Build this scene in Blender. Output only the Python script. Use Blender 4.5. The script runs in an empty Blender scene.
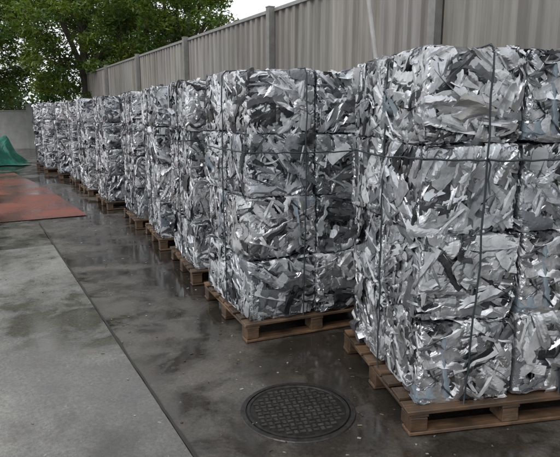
import bpy, math, random
import numpy as np
from mathutils import Vector, Matrix
R = np.random.RandomState(7)
random.seed(7)
scene = bpy.context.scene
COL = scene.collection
TH = math.radians(28.7)
CT, ST = math.cos(TH), math.sin(TH)
def row(s, n):            # yard frame: s along the fence, n towards the fence
    return (-ST*s + CT*n, CT*s + ST*n)

# ------------------------------------------------------------------ helpers
def mesh_obj(name, verts, faces, mat=None, cols=None, parent=None, smooth=False, mats=None, midx=None):
    me = bpy.data.meshes.new(name)
    verts = np.asarray(verts, dtype=float)
    me.from_pydata(verts.tolist(), [], [tuple(f) for f in faces])
    if cols is not None:
        a = me.attributes.new("tone", 'FLOAT_COLOR', 'FACE')
        c = np.asarray(cols, dtype=np.float32)
        if c.shape[1] == 3:
            c = np.hstack([c, np.ones((len(c), 1), np.float32)])
        a.data.foreach_set("color", c.ravel())
    if mats:
        for m in mats: me.materials.append(m)
        me.polygons.foreach_set("material_index", np.asarray(midx, dtype=np.int32))
    elif mat: me.materials.append(mat)
    if smooth: me.polygons.foreach_set("use_smooth", [True]*len(me.polygons))
    me.update()
    ob = bpy.data.objects.new(name, me)
    COL.objects.link(ob)
    if parent: ob.parent = parent
    return ob
class Geo:
    def __init__(s): s.v=[]; s.f=[]; s.c=[]; s.m=[]
    def box(s, x0,x1,y0,y1,z0,z1, col=(1,1,1), m=0, M=None, jit=0):
        b=len(s.v)
        P=[(x0,y0,z0),(x1,y0,z0),(x1,y1,z0),(x0,y1,z0),(x0,y0,z1),(x1,y0,z1),(x1,y1,z1),(x0,y1,z1)]
        for p in P:
            p=Vector(p)
            if jit: p+=Vector((random.uniform(-jit,jit),random.uniform(-jit,jit),random.uniform(-jit,jit)))
            if M: p=M@p
            s.v.append(tuple(p))
        for f in [(0,3,2,1),(4,5,6,7),(0,1,5,4),(1,2,6,5),(2,3,7,6),(3,0,4,7)]:
            s.f.append(tuple(b+i for i in f)); s.c.append(col); s.m.append(m)
    def tube(s, pts, rads, seg=8, col=(1,1,1), m=0, cap=True):
        b=len(s.v); n=len(pts)
        pts=[Vector(p) for p in pts]
        for i,p in enumerate(pts):
            d=(pts[min(i+1,n-1)]-pts[max(i-1,0)]).normalized()
            a=d.cross(Vector((0.13,0.2,1))) 
            if a.length<1e-3: a=d.cross(Vector((1,0,0)))
            a.normalize(); c=d.cross(a)
            for k in range(seg):
                t=2*math.pi*k/seg
                s.v.append(tuple(p+(a*math.cos(t)+c*math.sin(t))*rads[i]))
        for i in range(n-1):
            for k in range(seg):
                k2=(k+1)%seg
                s.f.append((b+i*seg+k,b+i*seg+k2,b+(i+1)*seg+k2,b+(i+1)*seg+k)); s.c.append(col); s.m.append(m)
        if cap:
            s.f.append(tuple(b+k for k in range(seg))); s.c.append(col); s.m.append(m)
            s.f.append(tuple(b+(n-1)*seg+k for k in reversed(range(seg)))); s.c.append(col); s.m.append(m)
    def obj(s,name,mat=None,parent=None,mats=None,smooth=False):
        return mesh_obj(name,s.v,s.f,mat,s.c,parent,smooth,mats,s.m if mats else None)
def empty(name, loc=(0,0,0), rz=0):
    e=bpy.data.objects.new(name,None); COL.objects.link(e); e.location=loc; e.rotation_euler=(0,0,rz); e.empty_display_size=.2
    return e

class NT:
    def __init__(s,name):
        s.mat=bpy.data.materials.new(name); s.mat.use_nodes=True
        s.t=s.mat.node_tree; s.b=s.t.nodes["Principled BSDF"]; s.out=s.t.nodes["Material Output"]
    def n(s,typ,**kw):
        x=s.t.nodes.new(typ)
        for k,v in kw.items(): setattr(x,k,v)
        return x
    def l(s,a,b): s.t.links.new(a,b)
    def noise(s,scale,detail=4,rough=.55,vec=None,dist=0):
        x=s.n("ShaderNodeTexNoise"); x.inputs["Scale"].default_value=scale; x.inputs["Detail"].default_value=detail
        x.inputs["Roughness"].default_value=rough; x.inputs["Distortion"].default_value=dist
        if vec is None: vec=s.coord()
        s.l(vec,x.inputs["Vector"]); return x.outputs["Fac"]
    def coord(s):
        if not hasattr(s,'tc'): s.tc=s.n("ShaderNodeTexCoord")
        return s.tc.outputs["Object"]
    def mapping(s,sc=(1,1,1),rot=(0,0,0),loc=(0,0,0)):
        m=s.n("ShaderNodeMapping"); m.inputs["Scale"].default_value=sc; m.inputs["Rotation"].default_value=rot; m.inputs["Location"].default_value=loc
        s.l(s.coord(),m.inputs["Vector"]); return m.outputs["Vector"]
    def ramp(s,fac,p0,p1,c0=(0,0,0,1),c1=(1,1,1,1)):
        r=s.n("ShaderNodeValToRGB"); e=r.color_ramp.elements
        e[0].position=p0;e[1].position=p1;e[0].color=c0;e[1].color=c1
        s.l(fac,r.inputs["Fac"]); return r.outputs["Color"]
    def mix(s,fac,a,b,blend='MIX'):
        m=s.n("ShaderNodeMix",data_type='RGBA',blend_type=blend)
        for sock,v in ((m.inputs[0],fac),(m.inputs[6],a),(m.inputs[7],b)):
            if hasattr(v,'is_output'): s.l(v,sock)
            elif isinstance(v,(int,float)): sock.default_value=v
            else: sock.default_value=(*v,1) if len(v)==3 else v
        return m.outputs[2]
    def attr(s,name="tone"):
        a=s.n("ShaderNodeAttribute",attribute_name=name); return a
    def bump(s,h,strength,dist=.01):
        b=s.n("ShaderNodeBump"); b.inputs["Strength"].default_value=strength; b.inputs["Distance"].default_value=dist
        s.l(h,b.inputs["Height"]); s.l(b.outputs["Normal"],s.b.inputs["Normal"])
    def set(s,**kw):
        for k,v in kw.items():
            k=k.replace("_"," ")
            if hasattr(v,'is_output'): s.l(v,s.b.inputs[k])
            elif isinstance(v,tuple) and len(v)==3: s.b.inputs[k].default_value=(*v,1)
            else: s.b.inputs[k].default_value=v

# ------------------------------------------------------------------ materials
def mat_scrap():
    m=NT("scrap_aluminium")
    a=m.attr()
    nf=m.noise(28,4,.65)
    dirt=m.ramp(m.noise(7,5,.65),.51,.68)
    c=m.mix(1,a.outputs["Color"],m.ramp(nf,.28,.58,(.66,.66,.66,1),(1,1,1,1)),'MULTIPLY')
    c=m.mix(m.mix(.55,(0,0,0),dirt),c,(.15,.148,.14))
    oi=m.n("ShaderNodeObjectInfo")      # every bale weathered a little differently
    c=m.mix(1,c,m.ramp(oi.outputs["Random"],0,1,(.70,.72,.74,1),(1,1,1,1)),'MULTIPLY')
    m.set(Base_Color=c,Metallic=a.outputs["Alpha"],Roughness=m.ramp(nf,.3,.7,(.30,)*3+(1,),(.50,)*3+(1,)))
    m.bump(m.noise(38,3,.5),.22,.006)
    return m.mat
def mat_ground(name,dry,wet,w0,w1,seedrot,rdry=.5,rwet=.04):
    m=NT(name)
    v=m.mapping((1,1,1),(0,0,seedrot))
    big=m.noise(.55,5,.6,v,.6); mid=m.noise(3.2,6,.65,v,.4); fine=m.noise(55,3,.6,v); vf=m.noise(240,2,.6,v)
    mixh=m.mix(.42,big,mid)
    wetf=m.ramp(mixh,w0,w1)
    c=m.mix(wetf,dry,wet)
    c=m.mix(1,c,m.ramp(mid,.25,.75,(.62,.62,.62,1),(1.18,1.16,1.12,1)),'MULTIPLY')
    c=m.mix(1,c,m.ramp(fine,.3,.7,(.72,.72,.72,1),(1.22,1.22,1.22,1)),'MULTIPLY')
    c=m.mix(1,c,m.ramp(vf,.3,.7,(.75,.75,.75,1),(1.2,1.2,1.2,1)),'MULTIPLY')
    sp=m.ramp(m.noise(28,2,.5,v),.71,.75); c=m.mix(m.mix(.6,(0,0,0),sp),c,(.32,.31,.29))
    oil=m.ramp(m.noise(1.7,3,.5,m.mapping((1,.5,1),(0,0,TH+.4))),.58,.68); c=m.mix(m.mix(.6,(0,0,0),oil),c,(.03,.027,.023))
    rust=m.ramp(m.noise(2.6,5,.7,m.mapping((1,1,1),(0,0,.2),(4,7,0))),.56,.72); c=m.mix(m.mix(.35,(0,0,0),rust),c,(.10,.065,.04))
    r=m.mix(wetf,(rdry,)*3,(rwet,)*3)
    r=m.mix(m.mix(.85,(.22,)*3,wetf,'SUBTRACT'),r,m.ramp(fine,.3,.7))
    m.set(Base_Color=c,Roughness=r); m.b.inputs["IOR"].default_value=1.42
    bh=m.mix(.5,fine,vf)
    b=m.n("ShaderNodeBump"); b.inputs["Distance"].default_value=.004
    m.l(m.ramp(wetf,0,1,(.6,.6,.6,1),(.05,.05,.05,1)),b.inputs["Strength"])
    m.l(bh,b.inputs["Height"]); m.l(b.outputs["Normal"],m.b.inputs["Normal"])
    return m.mat
def mat_tone(name,rough,metal=0.,nscale=20,lo=.7,hi=1.15,bump=.2,stretch=(1,1,1),spec=.5):
    m=NT(name); a=m.attr()
    v=m.mapping(stretch)
    nz=m.noise(nscale,5,.6,v)
    c=m.mix(1,a.outputs["Color"],m.ramp(nz,.3,.7,(lo,lo,lo,1),(hi,hi,hi,1)),'MULTIPLY')
    m.set(Base_Color=c,Roughness=rough,Metallic=metal); m.b.inputs["Specular IOR Level"].default_value=spec
    m.bump(nz,bump,.005)
    return m.mat
def mat_wood():
    m=NT("pallet_wood"); a=m.attr()
    g=m.noise(10,5,.6,m.mapping((.6,9,6))); st=m.noise(5,4,.6)
    c=m.mix(1,a.outputs["Color"],m.ramp(g,.3,.7,(.38,.35,.31,1),(1.15,1.15,1.15,1)),'MULTIPLY')
    c=m.mix(m.mix(.85,(0,0,0),m.ramp(st,.36,.58)),c,(.058,.040,.027))
    m.set(Base_Color=c,Roughness=m.ramp(st,.4,.65,(.6,)*3+(1,),(.25,)*3+(1,)))
    m.bump(g,.6,.005); return m.mat
def mat_leaf():
    m=NT("leaves"); a=m.attr()
    m.set(Base_Color=a.outputs["Color"],Roughness=.5)
    tr=m.n("ShaderNodeBsdfTranslucent"); c=m.mix(1,a.outputs["Color"],(1.7,2.0,.8),'MULTIPLY'); m.l(c,tr.inputs["Color"])
    ms=m.n("ShaderNodeMixShader"); ms.inputs[0].default_value=.40
    m.l(m.b.outputs[0],ms.inputs[1]); m.l(tr.outputs[0],ms.inputs[2]); m.l(ms.outputs[0],m.out.inputs[0])
    return m.mat
def mat_fence():
    m=NT("fence_sheet")
    nz=m.noise(1.2,5,.6,m.mapping((1,1,.25)))
    st=m.noise(9,5,.65,m.mapping((1,1,.05)))
    st2=m.noise(3.5,4,.6,m.mapping((1,1,.09),(0,0,0),(3,1,0)))
    c=m.mix(m.ramp(nz,.35,.65),(.26,.25,.235),(.36,.35,.332))
    c=m.mix(1,c,m.ramp(st,.32,.66,(.62,.605,.58,1),(1.1,1.1,1.1,1)),'MULTIPLY')
    c=m.mix(m.mix(.45,(0,0,0),m.ramp(st2,.54,.68)),c,(.17,.145,.12))
    a=m.attr(); c=m.mix(1,c,a.outputs["Color"],'MULTIPLY')
    m.set(Base_Color=c,Roughness=.6)
    return m.mat
SCRAP=mat_scrap()
WOOD=mat_wood()
ROPE=mat_tone("strap_fibre",.5,0,80,.8,1.1,.2)
FENCE=mat_fence()
STEEL=mat_tone("galvanised_steel",.5,.3,10,.75,1.1,.1)
IRON=mat_tone("cast_iron",.32,.5,30,.5,1.3,.6)
CONC=mat_tone("concrete_wall",.8,0,3,.75,1.1,.2)
BARK=mat_tone("bark",.85,0,12,.5,1.3,.8,(1,1,.3))
TARP=mat_tone("tarpaulin",.4,0,12,.7,1.2,.2)
LEAF=mat_leaf()

# ------------------------------------------------------------------ ground
G_YARD=mat_ground("wet_asphalt",(.155,.143,.126),(.038,.033,.028),.41,.52,.3,.38,.055)
G_SLAB=mat_ground("damp_concrete",(.28,.275,.258),(.105,.10,.092),.44,.57,1.1,.44,.05)
def plane(name,pts,z,mat):
    return mesh_obj(name,[(x,y,z) for x,y in pts],[tuple(range(len(pts)))],mat,[(1,1,1)])
plane("ground",[(-150,-60),(150,-60),(150,200),(-150,200)],0,G_YARD)
g=Geo()
edges=[-10.6,-4.6,1.38,7.33]
for i in range(len(edges)-1):
    for k in range(4):
        n1=.785-k*5.0; n0=n1-5.0+.018
        s0,s1=edges[i]+.009,edges[i+1]-.009
        b=len(g.v)
        for s,n in ((s0,n0),(s0,n1),(s1,n1),(s1,n0)):
            x,y=row(s,n); g.v.append((x,y,.006))
        g.f.append((b,b+1,b+2,b+3)); g.c.append((1,1,1)); g.m.append(0)
ob=g.obj("concrete_pavement",G_SLAB)
me=ob.data
if me.polygons[0].normal.z<0:
    me.flip_normals()
g=Geo(); rj=random.Random(2); s=-4.0; pts=[]
while s<9.0:
    pts.append((s,.795+rj.uniform(-.003,.003),.005+rj.uniform(0,.006))); s+=.10
for i,(s,n,w) in enumerate(pts):
    for q in (-w,w):
        x,y=row(s,n+q); g.v.append((x,y,.0105))
for i in range(len(pts)-1):
    g.f.append((2*i,2*i+1,2*i+3,2*i+2)); g.c.append((.035,.032,.028)); g.m.append(0)
g.obj("expansion_joint",CONC)
def mat_red():
    m=NT("red_floor_paint")
    v=m.coord()
    a=m.noise(1.0,5,.6,v,.3); f=m.noise(40,3,.6,v)
    c=m.mix(m.ramp(a,.36,.62),(.26,.07,.045),(.11,.05,.04))
    c=m.mix(m.mix(.7,(0,0,0),m.ramp(m.noise(5,6,.7,v),.52,.68)),c,(.10,.075,.065))
    c=m.mix(1,c,m.ramp(f,.3,.7,(.75,.75,.75,1),(1.15,1.15,1.15,1)),'MULTIPLY')
    m.set(Base_Color=c,Roughness=m.ramp(a,.35,.6,(.40,)*3+(1,),(.14,)*3+(1,)))
    m.bump(f,.12,.004); return m.mat
rp=[row(s,n) for s,n in ((9.3,1.55),(9.25,-1.2),(9.1,-9),(17.5,-9),(17.2,1.0),(13,1.4))]
plane("red_painted_floor",rp,.012,mat_red())

# ------------------------------------------------------------------ manhole
def manhole():
    e=empty("manhole_cover",(.10,2.83,0),.25)
    g=Geo(); seg=56
    def ring(r0,z0,r1,z1,col):
        b=len(g.v)
        for k in range(seg):
            t=2*math.pi*k/seg
            g.v.append((r0*math.cos(t),r0*math.sin(t),z0)); g.v.append((r1*math.cos(t),r1*math.sin(t),z1))
        for k in range(seg):
            k2=(k+1)%seg
            g.f.append((b+2*k,b+2*k+1,b+2*k2+1,b+2*k2)[::-1]); g.c.append(col); g.m.append(0)
    dk=(.050,.046,.042)
    ring(.318,.001,.314,.006,dk); ring(.314,.006,.290,.007,dk); ring(.290,.007,.288,.002,(.01,.01,.01)); ring(.288,.002,.282,.002,(.01,.01,.01)); ring(.282,.002,.281,.008,dk)
    ring(.281,.008,.266,.008,dk); ring(.266,.008,.264,.004,dk); ring(.264,.004,.0001,.004,(.034,.031,.028))
    st=.036
    for i in range(-8,9):
        for j in range(-8,9):
            x,y=i*st,j*st
            if math.hypot(x,y)>.245: continue
            if (i+j)%2: w,h=.015,.009
            else: w,h=.009,.015
            t=random.uniform(.8,1.2)
            g.box(x-w,x+w,y-h,y+h,.0035,.0085,(.085*t,.078*t,.069*t))
    g.obj("lid",IRON,e)
manhole()

# ------------------------------------------------------------------ bales
BW,BD,BH=.525,.525,.440
def tri(x): return np.abs((x%1.0)*2-1)*2-1
def make_bale(idx):
    rg=np.random.RandomState(100+idx)
    V=[];F=[];C=[]; base=0
    hx,hy,hz=BW/2,BD/2,BH/2
    faces=[((1,0,0),(0,0,1),(0,-1,0),hx,hz,hy,135),((-1,0,0),(0,0,1),(0,1,0),hx,hz,hy,135),
           ((0,1,0),(0,0,1),(1,0,0),hy,hz,hx,135),((0,-1,0),(0,0,1),(-1,0,0),hy,hz,hx,135),
           ((1,0,0),(0,1,0),(0,0,1),hx,hy,hz,50),((1,0,0),(0,-1,0),(0,0,-1),hx,hy,hz,25)]
    for ud,vd,nd,U,Vh,N,cnt in faces:
        ud,vd,nd=map(np.array,(ud,vd,nd))
        zc=rg.uniform(-1,1,(6,2))*[U,Vh]; za=rg.choice([0,.1,-.15,.5,-.6,1.1,1.57,1.45,2.3],6)+rg.normal(0,.15,6)
        ztone=rg.uniform(0,1,6)
        bulge=rg.uniform(-.004,.014); bx,by=rg.uniform(-.4,.4,2)
        side=abs(nd[2])<.5
        for q in range(cnt):
            c=rg.uniform(-1.03,1.03,2)*[U,Vh]
            z=np.argmin(((zc-c)**2).sum(1))
            ang=za[z]+rg.normal(0,.13) if rg.rand()<.74 else rg.uniform(0,math.pi)
            r=rg.rand(); late=q/cnt
            if r<.42: L=rg.uniform(.14,.46); w=rg.uniform(.012,.038); nl,nw=10,3; amp=.0022; f0,f1=2,12
            elif r<.74: L=rg.uniform(.12,.32); w=rg.uniform(.040,.090); nl,nw=12,6; amp=.010; f0,f1=3,12
            else: L=rg.uniform(.16,.30); w=rg.uniform(.10,.19); nl,nw=16,12; amp=.018; f0,f1=3,12
            a=np.linspace(-.5,.5,nl+1)*L
            k=rg.normal(0,.8) if rg.rand()<.74 else rg.normal(0,6)
            th=ang+k*a
            if rg.rand()<.28:      # a sharp kink instead of a smooth curl
                th=th+np.where(a>rg.uniform(-.4,.4)*L,rg.normal(0,.8),0)
            dx=np.cos(th)*L/nl; dy=np.sin(th)*L/nl
            x=np.cumsum(dx); y=np.cumsum(dy); x-=x.mean(); y-=y.mean()
            wv=w*(1+(.03 if w<.03 else .08)*rg.normal(0,1,nl+1).clip(-1.5,1.5))
            wv[0]*=rg.uniform(.5,1); wv[-1]*=rg.uniform(.5,1)
            B=np.linspace(-.5,.5,nw+1)[None,:]*wv[:,None]
            X=c[0]+x[:,None]-B*np.sin(th)[:,None]; Y=c[1]+y[:,None]+B*np.cos(th)[:,None]
            tilt=rg.normal(0,.62)
            n=B*math.tan(max(-1.3,min(1.3,tilt)))
            n=n+a[:,None]*rg.normal(0,.22)
            rr=rg.rand()
            if rr<.25: n=n-np.abs(B/w)**2*w*rg.uniform(.4,2.0)*(1 if rg.rand()<.7 else -1)
            elif rr<.58: n=n-np.abs(B-rg.uniform(-.3,.3)*w)*rg.uniform(.5,1.8)*(1 if rg.rand()<.6 else -1)   # folded angle
            for _ in range(2):
                d=rg.uniform(0,6.28); fq=rg.uniform(f0,f1)
                n=n+amp*rg.uniform(.3,1.)*tri((np.cos(d)*X+np.sin(d)*Y)*fq+rg.rand())
            n=n+rg.normal(0,.0003,n.shape)
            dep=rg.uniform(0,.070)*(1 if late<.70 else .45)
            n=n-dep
            cap=rg.uniform(-.010,.010)
            if rg.rand()<.03: cap=.035; n=n+a[:,None]*rg.normal(0,.3)
            n=np.where(n>cap,cap-(n-cap)*.12,n)
            n=np.maximum(n,-.090)
            lim=Vh-.006+(rg.uniform(0,.018) if (side and rg.rand()<.2) else 0)
            eu=np.maximum(np.abs(X)-(U-.004),0); ev=np.maximum(np.abs(Y)-lim,0)
            bb=bulge*(1-((X/U-bx)**2).clip(0,1))*(1-((Y/Vh-by)**2).clip(0,1)) if side else 0
            rnd=.011*(np.abs(X/U).clip(0,1)**9) + (.013*(np.abs(Y/Vh).clip(0,1)**12) if side else 0)
            X=np.where(eu>0,np.sign(X)*(U-.006+n*.5),X); Y=np.where(ev>0,np.sign(Y)*(lim-.002+n*.4),Y)
            n=n-eu-ev+bb-rnd
            P=X[...,None]*ud+Y[...,None]*vd+(N-.004+n)[...,None]*nd
            V.append(P.reshape(-1,3))
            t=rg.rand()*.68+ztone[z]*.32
            if dep>.035 and rg.rand()<.6: t*=.35  # many deep pieces take darker tones: crevice shade painted into their colour
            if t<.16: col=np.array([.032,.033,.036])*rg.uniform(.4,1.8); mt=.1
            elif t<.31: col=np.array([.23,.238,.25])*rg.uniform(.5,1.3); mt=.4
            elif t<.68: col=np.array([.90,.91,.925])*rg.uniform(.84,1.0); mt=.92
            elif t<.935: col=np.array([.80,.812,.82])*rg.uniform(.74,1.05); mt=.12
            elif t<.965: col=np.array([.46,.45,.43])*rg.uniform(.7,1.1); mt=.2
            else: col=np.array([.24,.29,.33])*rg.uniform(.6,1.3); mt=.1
            for i in range(nl):
                for j in range(nw):
                    p=base+i*(nw+1)+j
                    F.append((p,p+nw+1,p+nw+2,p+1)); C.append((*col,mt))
            base+=(nl+1)*(nw+1)
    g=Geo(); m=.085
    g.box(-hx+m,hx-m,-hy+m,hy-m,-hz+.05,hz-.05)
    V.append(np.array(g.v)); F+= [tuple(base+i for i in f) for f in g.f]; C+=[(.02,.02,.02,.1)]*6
    me=bpy.data.meshes.new("bale")
    V=np.vstack(V); me.from_pydata(V.tolist(),[],F)
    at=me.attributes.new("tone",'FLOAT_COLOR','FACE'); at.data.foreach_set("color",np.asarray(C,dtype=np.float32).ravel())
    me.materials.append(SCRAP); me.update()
    return me
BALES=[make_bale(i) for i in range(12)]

# ------------------------------------------------------------------ pallets
PH=.140
def pallet(loc,rz,S=1.12):
    g=Geo()
    def wc():
        t=random.uniform(.45,1.2); k=random.random()
        return (.24*t,(.134+.028*k)*t,(.068+.03*k)*t)
    nb=8; bw=.105; gap=(S-nb*bw)/(nb-1)
    for i in range(nb):
        y=i*(bw+gap)+random.uniform(-.006,.006)*(0<i<nb-1); g.box(random.uniform(-.018,.006),S+random.uniform(-.006,.018),y,y+bw,PH-.02,PH,wc(),jit=.0035)
    for x in (0,S/2-.05,S-.1):
        g.box(x,x+.1,.002,S-.002,PH-.0405,PH-.0245,wc(),jit=.001)
        for y in (0.004,S/2-.06,S-.124):
            g.box(x+.004,x+.096,y,y+.12,.0225,PH-.043,wc(),jit=.002)
    for y in (.0,S/2-.05,S-.1):
        g.box(0,S,y,y+.1,.002,.0195,wc(),jit=.002)
    ob=g.obj("wooden_pallet",WOOD); ob.location=(loc[0],loc[1],.004); ob.rotation_euler=(0,0,rz)
    bv=ob.modifiers.new("bev",'BEVEL'); bv.width=.003; bv.segments=1
    return ob
def tube_obj(name,pts,r,col,parent,mat,flat=1):
    g=Geo(); g.tube(pts,[r]*len(pts),6,col); return g.obj(name,mat,parent,smooth=True)
def rope_loop(pts_corner,n=10,wob=.0025):
    out=[]
    for i in range(len(pts_corner)):
        a=Vector(pts_corner[i]); b=Vector(pts_corner[(i+1)%len(pts_corner)])
        for k in range(n):
            p=a.lerp(b,k/n)+Vector((random.gauss(0,wob),random.gauss(0,wob),random.gauss(0,wob)))
            out.append(p)
    out.append(out[0]); return out
def stack(loc,rz,seed,levels=4,S=1.12,vx=(.27,.74),vy=(.45,),hz=1.38):
    rnd=random.Random(seed)
    pallet(loc,rz,S)
    e=empty("scrap_metal_bale_stack",(loc[0],loc[1],0),rz)
    off=(S-2*BW)/2
    lean=(rnd.uniform(-.012,.012),rnd.uniform(-.012,.012))
    for l in range(levels):
        lx=rnd.uniform(-.018,.018)+lean[0]*l; ly=rnd.uniform(-.018,.018)+lean[1]*l
        for i in range(2):
            for j in range(2):
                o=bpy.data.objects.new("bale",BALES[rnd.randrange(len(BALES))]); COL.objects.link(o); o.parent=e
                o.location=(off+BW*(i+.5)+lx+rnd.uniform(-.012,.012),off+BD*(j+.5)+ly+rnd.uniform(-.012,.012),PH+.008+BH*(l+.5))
                fl=rnd.random()<.5
                o.rotation_euler=((math.pi if fl else 0)+rnd.gauss(0,.020),rnd.gauss(0,.020),rnd.randrange(4)*math.pi/2+rnd.gauss(0,.025))
                o.scale=(rnd.uniform(.97,1.01),rnd.uniform(.97,1.01),rnd.uniform(1.0,1.02))
    top=PH+BH*levels+.012; a=off-.030; b=off+2*BW+.030
    dk=(.030,.042,.048)
    for f in vx:
        x=off+2*BW*f; x2=x+rnd.uniform(-.04,.04)
        tube_obj("strap",rope_loop([(x2,a+.02,PH-.03),(x,a-.004,top*.5),(x,a+.004,top-.04),(x,a+.035,top),(x,b-.03,top),(x,b,top-.04),(x2,b,PH-.03)]),.005,dk,e,ROPE)
    for f in vy:
        y=off+2*BD*f; y2=y+rnd.uniform(-.04,.04)
        tube_obj("strap",rope_loop([(a+.01,y2,PH-.03),(a,y,top*.5),(a+.004,y,top-.04),(a+.035,y,top),(b-.03,y,top),(b,y,top-.04),(b,y2,PH-.03)]),.005,dk,e,ROPE)
    h=[hz+rnd.uniform(-.03,.03) for _ in range(4)]
    tube_obj("strap",rope_loop([(a,a,h[0]),(off+BW,a-.005,h[0]-.015),(b,a,h[1]),(b,b,h[2]),(a,b,h[3]),(a-.004,off+BW,h[3]-.01)]),.0052,dk,e,ROPE)
    kx=off+2*BW*vx[0]
    tube_obj("strap_tail",[(kx,a-.008,h[0]),(kx+.012,a-.014,h[0]-.03),(kx+.006,a-.012,h[0]-.10),(kx+.022,a-.010,h[0]-.17)],.0045,dk,e,ROPE)
    return e
rad=math.radians
stack((.655,2.56),rad(11),1,vx=(.27,.74))
stack((-.235,3.74),rad(23),2,vx=(.40,.86),hz=1.34)
stack((-.83,5.10),rad(21),3,vx=(.3,.7))
stack((-1.43,6.50),rad(22),4,vx=(.3,.7))
stack((-2.03,7.75),rad(24),5,vx=(.5,))
rn=random.Random(5)
s=9.65; k=6
while s<19.0:
    n=1.93 - max(0,(s-14))*.06 + rn.uniform(-.06,.06)
    x,y=row(s,n)
    stack((x,y),TH+rn.uniform(-.07,.07)-.06,k,levels=4,vx=(.3+rn.uniform(-.05,.05),.72))
    s+=1.72+rn.uniform(-.06,.10); k+=1
x0,y0=.655+1.20*math.cos(rad(11)),2.56+1.20*math.sin(rad(11))
stack((x0,y0),rad(11),30)

# ------------------------------------------------------------------ fence
FN=4.25; FH=3.12
def fence():
    e=empty("corrugated_metal_fence",(0,0,0),TH)   # local x=n, y=s
    V=[];F=[];C=[]
    s=-6.0; i=0; zs=[.18,1.1,2.1,FH]
    prof=[(0,0),(.045,0),(.065,.035),(.135,.035),(.155,0)]; P=.20
    pts=[]
    while s<23.6:
        for ds,dn in prof: pts.append((s+ds,dn))
        s+=P
    for (ps,pn) in pts:
        for z in zs: V.append((FN-pn,ps,z))
    nz=len(zs)
    rr=random.Random(3); tone={}
    for i in range(len(pts)-1):
        pid=int((pts[i][0]+6.05)//.95)
        if pid not in tone:
            t=rr.uniform(.80,1.08); tone[pid]=(t,t*rr.uniform(.97,1.0),t*rr.uniform(.92,1.0))
        for j in range(nz-1):
            F.append((i*nz+j,(i+1)*nz+j,(i+1)*nz+j+1,i*nz+j+1)); C.append(tone[pid])
    mesh_obj("sheets",V,F,FENCE,C,e)
    g=Geo(); grey=(.27,.265,.25)
    pl=[]
    for px_s in (-3.2,.6,4.4,7.9,11.75,15.6,19.6,23.5):
        g.box(FN-.14,FN-.045,px_s-.05,px_s+.05,0,FH+.06,grey)
        g.box(FN-.146,FN-.040,px_s-.056,px_s+.056,FH+.062,FH+.075,grey)
        pl.append(px_s)
    for a,b in zip(pl[:-1],pl[1:]):
        for z in (.6,1.75):
            g.box(FN-.10,FN-.045,a+.052,b-.052,z,z+.06,(.27,.265,.25))
    g.obj("posts_and_rails",STEEL,e)
    g=Geo(); g.box(FN-.055,FN+.02,-6,23.6,FH+.002,FH+.05,(.33,.325,.31)); g.obj("top_cap",STEEL,e)
    g=Geo(); g.box(FN-.03,FN+.13,-6,23.6,0,.2,(.2,.195,.18)); g.obj("plinth",CONC,e)
fence()
g=Geo(); g.tube([(1.02,5.05,0.0),(.90,5.0,1.6),(.70,4.93,2.75)],[.02]*3,8,(.55,.54,.52)); g.obj("leaning_metal_pole",STEEL)

# ------------------------------------------------------------------ trees
def tree(loc,H,crown_c,crown_r,nclump,seed,leaf=.085,per=230):
    rg=np.random.RandomState(seed); rnd=random.Random(seed)
    e=empty("leafy_tree",loc)
    g=Geo()
    fork=Vector((rnd.uniform(-.2,.2),rnd.uniform(-.2,.2),H*.33))
    bc=(.09,.075,.06)
    g.tube([(0,0,0),(.03,.02,.6),fork*.6+Vector((.05,.05,0)),fork],[.24,.19,.165,.15],10,bc)
    clumps=[]
    cc=Vector(crown_c)
    for i in range(nclump):
        while True:
            p=rg.uniform(-1,1,3)
            if .15<(p**2).sum()<1: break
        sh=1+.18*math.sin(5*math.atan2(p[1],p[0])+seed)
        clumps.append(cc+Vector((p[0]*crown_r[0]*sh,p[1]*crown_r[1]*sh,p[2]*crown_r[2])))
    limbs=[]
    for i in range(9):
        t=clumps[i*(len(clumps)//9)]
        mid=fork.lerp(t,.5)+Vector((rnd.uniform(-.3,.3),rnd.uniform(-.3,.3),.35))
        g.tube([fork,fork.lerp(mid,.5)+Vector((0,0,.1)),mid,t],[.10,.08,.055,.015],7,bc); limbs.append(mid); limbs.append(fork.lerp(t,.75))
    for t in clumps:
        m=min(limbs,key=lambda q:(q-t).length)
        g.tube([m,m.lerp(t,.5)+Vector((0,0,.08)),t],[.028,.018,.006],5,bc,cap=False)
    g.obj("trunk_and_limbs",BARK,e,smooth=True)
    Vs=[];Cs=[]
    for t in clumps:
        r=rg.uniform(.35,.75); n=int(per*r/.6)
        d=rg.normal(0,1,(n,3)); d/=np.linalg.norm(d,axis=1)[:,None]
        rr=r*rg.uniform(.15,1,n)**.6
        c=np.array(t)+d*rr[:,None]*[1,1,.6]
        ax=rg.normal(0,1,(n,3)); ax[:,2]=ax[:,2]*.5-.35; ax/=np.linalg.norm(ax,axis=1)[:,None]
        nn=rg.normal(0,.6,(n,3))+[0,0,1]; sd=np.cross(ax,nn); sd/=np.linalg.norm(sd,axis=1)[:,None]
        ln=leaf*rg.uniform(.7,1.4,n)[:,None]; wd=ln*.36
        q=np.stack([c-ax*ln,c+sd*wd,c+ax*ln,c-sd*wd],1)
        Vs.append(q.reshape(-1,3))
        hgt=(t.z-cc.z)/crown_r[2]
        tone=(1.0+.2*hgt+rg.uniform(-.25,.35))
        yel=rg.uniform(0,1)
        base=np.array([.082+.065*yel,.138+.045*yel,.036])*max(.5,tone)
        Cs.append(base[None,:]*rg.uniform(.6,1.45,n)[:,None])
    V=np.vstack(Vs); C=np.vstack(Cs); N=len(V)//4
    F=np.arange(N*4).reshape(N,4)
    mesh_obj("foliage",V,F.tolist(),LEAF,C,e)
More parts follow.
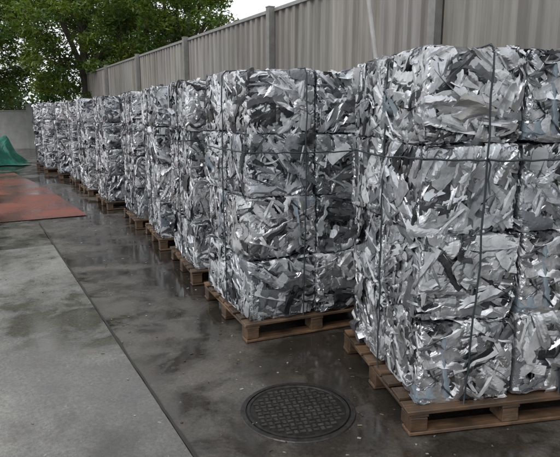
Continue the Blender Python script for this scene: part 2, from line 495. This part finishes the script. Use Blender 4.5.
tree((-3.5,21.0,0),8.5,(-.25,0,5.8),(2.1,2.2,2.8),95,11)
tree((-7.6,22.5,0),9.5,(.3,0,5.3),(2.9,2.6,3.4),165,12)
tree((-12.2,24.0,0),9.5,(0,0,5.3),(3.0,2.6,3.6),165,13)
tree((-6.9,29.0,0),10,(.0,0,6.0),(3.3,2.4,4.0),90,14,.10)
tree((-17.5,27.0,0),10,(0,0,6.0),(3.3,2.6,3.5),90,15,.10)
def bushes():
    rg=np.random.RandomState(44); Vs=[];Cs=[]
    for i in range(260):
        x=rg.uniform(-30,2); y=rg.uniform(31,35); z=rg.uniform(.2,4.2)*(.85+.15*math.sin(x*1.3))
        n=130; r=rg.uniform(.5,1.0)
        d=rg.normal(0,1,(n,3)); d/=np.linalg.norm(d,axis=1)[:,None]
        c=np.array([x,y,z])+d*r*rg.uniform(.2,1,n)[:,None]**.5
        ax=rg.normal(0,1,(n,3)); ax/=np.linalg.norm(ax,axis=1)[:,None]
        sd=np.cross(ax,rg.normal(0,1,(n,3))); sd/=np.linalg.norm(sd,axis=1)[:,None]
        ln=.13*rg.uniform(.7,1.4,n)[:,None]
        Vs.append(np.stack([c-ax*ln,c+sd*ln*.4,c+ax*ln,c-sd*ln*.4],1).reshape(-1,3))
        Cs.append(np.array([.05,.085,.03])[None,:]*rg.uniform(.5,1.5,n)[:,None]*(.55+z*.18))
    V=np.vstack(Vs); C=np.vstack(Cs); N=len(V)//4
    mesh_obj("distant_bushes",V,np.arange(N*4).reshape(N,4).tolist(),LEAF,C)
bushes()

# ------------------------------------------------------------------ far left: pale yard wall with piers, tarp heap
def yard_wall():
    e=empty("boundary_wall",(-24,28.0,0),rad(-4))
    g=Geo(); c=(.42,.42,.40)
    x=0
    while x<17.5:
        g.box(x,x+.32,-.06,.28,0,2.0,c); g.box(x-.04,x+.36,-.10,.32,2.002,2.08,(.36,.36,.34))
        g.box(x+.322,x+2.998,0,.2,0,1.75,(.46,.46,.44)); g.box(x+.324,x+2.996,-.03,.23,1.752,1.81,(.36,.36,.34))
        x+=3.0
    g.obj("piers_and_panels",CONC,e)
yard_wall()
def tarp():
    rg=np.random.RandomState(9); nx,ny=44,40; V=[];F=[];C=[]
    cr=[(rg.uniform(0,6.28),rg.uniform(.8,3.2),rg.rand(),rg.uniform(.03,.13)) for _ in range(9)]
    for i in range(nx+1):
        for j in range(ny+1):
            u=i/nx*2-1; v=j/ny*2-1
            r=min(1,math.hypot(u,v)); h=.70*(1-r**1.6)*(1+.35*math.sin(3*u+1))
            for d,f,p,a in cr: h+=a*(1-r)**.5*float(tri(np.array((math.cos(d)*u+math.sin(d)*v)*f+p)))
            V.append((u*1.25*(1+.12*math.sin(7*v)),v*1.0*(1+.1*math.sin(8*u)),max(.015,h)))
    for i in range(nx):
        for j in range(ny):
            p=i*(ny+1)+j; F.append((p,p+ny+1,p+ny+2,p+1)); t=rg.uniform(.85,1.15); C.append((.025*t,.17*t,.12*t))
    o=mesh_obj("green_tarpaulin_heap",V,F,TARP,C); o.location=(-9.65,18.4,.01); o.rotation_euler=(0,0,.4); o.scale=(1,1,1.15)
tarp()

# ------------------------------------------------------------------ litter
def debris():
    g=Geo(); rnd=random.Random(8)
    for i in range(420):
        s=rnd.uniform(.5,14); n=rnd.gauss(1.45,.35) if rnd.random()<.8 else rnd.uniform(-1.5,1.5)
        if n<.82: z=.0075
        else: z=.002
        x,y=row(s,n)
        L=rnd.uniform(.003,.013); W=rnd.uniform(.002,.006)
        M=Matrix.Translation((x,y,z))@Matrix.Rotation(rnd.uniform(0,6.28),4,'Z')@Matrix.Rotation(rnd.uniform(-.3,.3),4,'X')
        c=rnd.choice([(.4,.4,.4),(.25,.2,.13),(.1,.09,.07),(.1,.07,.04)])
        g.box(-L,L,-W,W,0,rnd.uniform(.001,.004),c,M=M)
    g.obj("ground_litter",STEEL)
debris()

# ------------------------------------------------------------------ light
D=Vector((-.45,-.55,.80)).normalized()
w=bpy.data.worlds.new("World"); scene.world=w; w.use_nodes=True
nt=w.node_tree; bg=nt.nodes["Background"]
sky=nt.nodes.new("ShaderNodeTexSky"); sky.sky_type='NISHITA'; sky.sun_disc=False
sky.sun_elevation=math.asin(D.z); sky.sun_rotation=math.atan2(D.x,D.y); sky.air_density=1; sky.dust_density=4
mx=nt.nodes.new("ShaderNodeMix"); mx.data_type='RGBA'; mx.inputs[0].default_value=.88
nt.links.new(sky.outputs[0],mx.inputs[6]); mx.inputs[7].default_value=(9.6,9.9,10.3,1)   # overcast cloud layer
nt.links.new(mx.outputs[2],bg.inputs[0]); bg.inputs[1].default_value=.118
L=bpy.data.lights.new("sun",'SUN'); L.energy=1.0; L.angle=rad(20); L.color=(1,.985,.96)
lo=bpy.data.objects.new("sun",L); COL.objects.link(lo); lo.rotation_euler=D.to_track_quat('Z','Y').to_euler()

# ------------------------------------------------------------------ camera
cd=bpy.data.cameras.new("camera"); cam=bpy.data.objects.new("camera",cd); COL.objects.link(cam)
cd.sensor_width=36; cd.lens=36; cd.clip_end=600; cd.clip_start=.05
cam.location=(0,0,1.6); cam.rotation_euler=(rad(90-11.5),0,0)
scene.camera=cam
scene.view_settings.view_transform='Standard'; scene.view_settings.look='None'; scene.view_settings.exposure=0
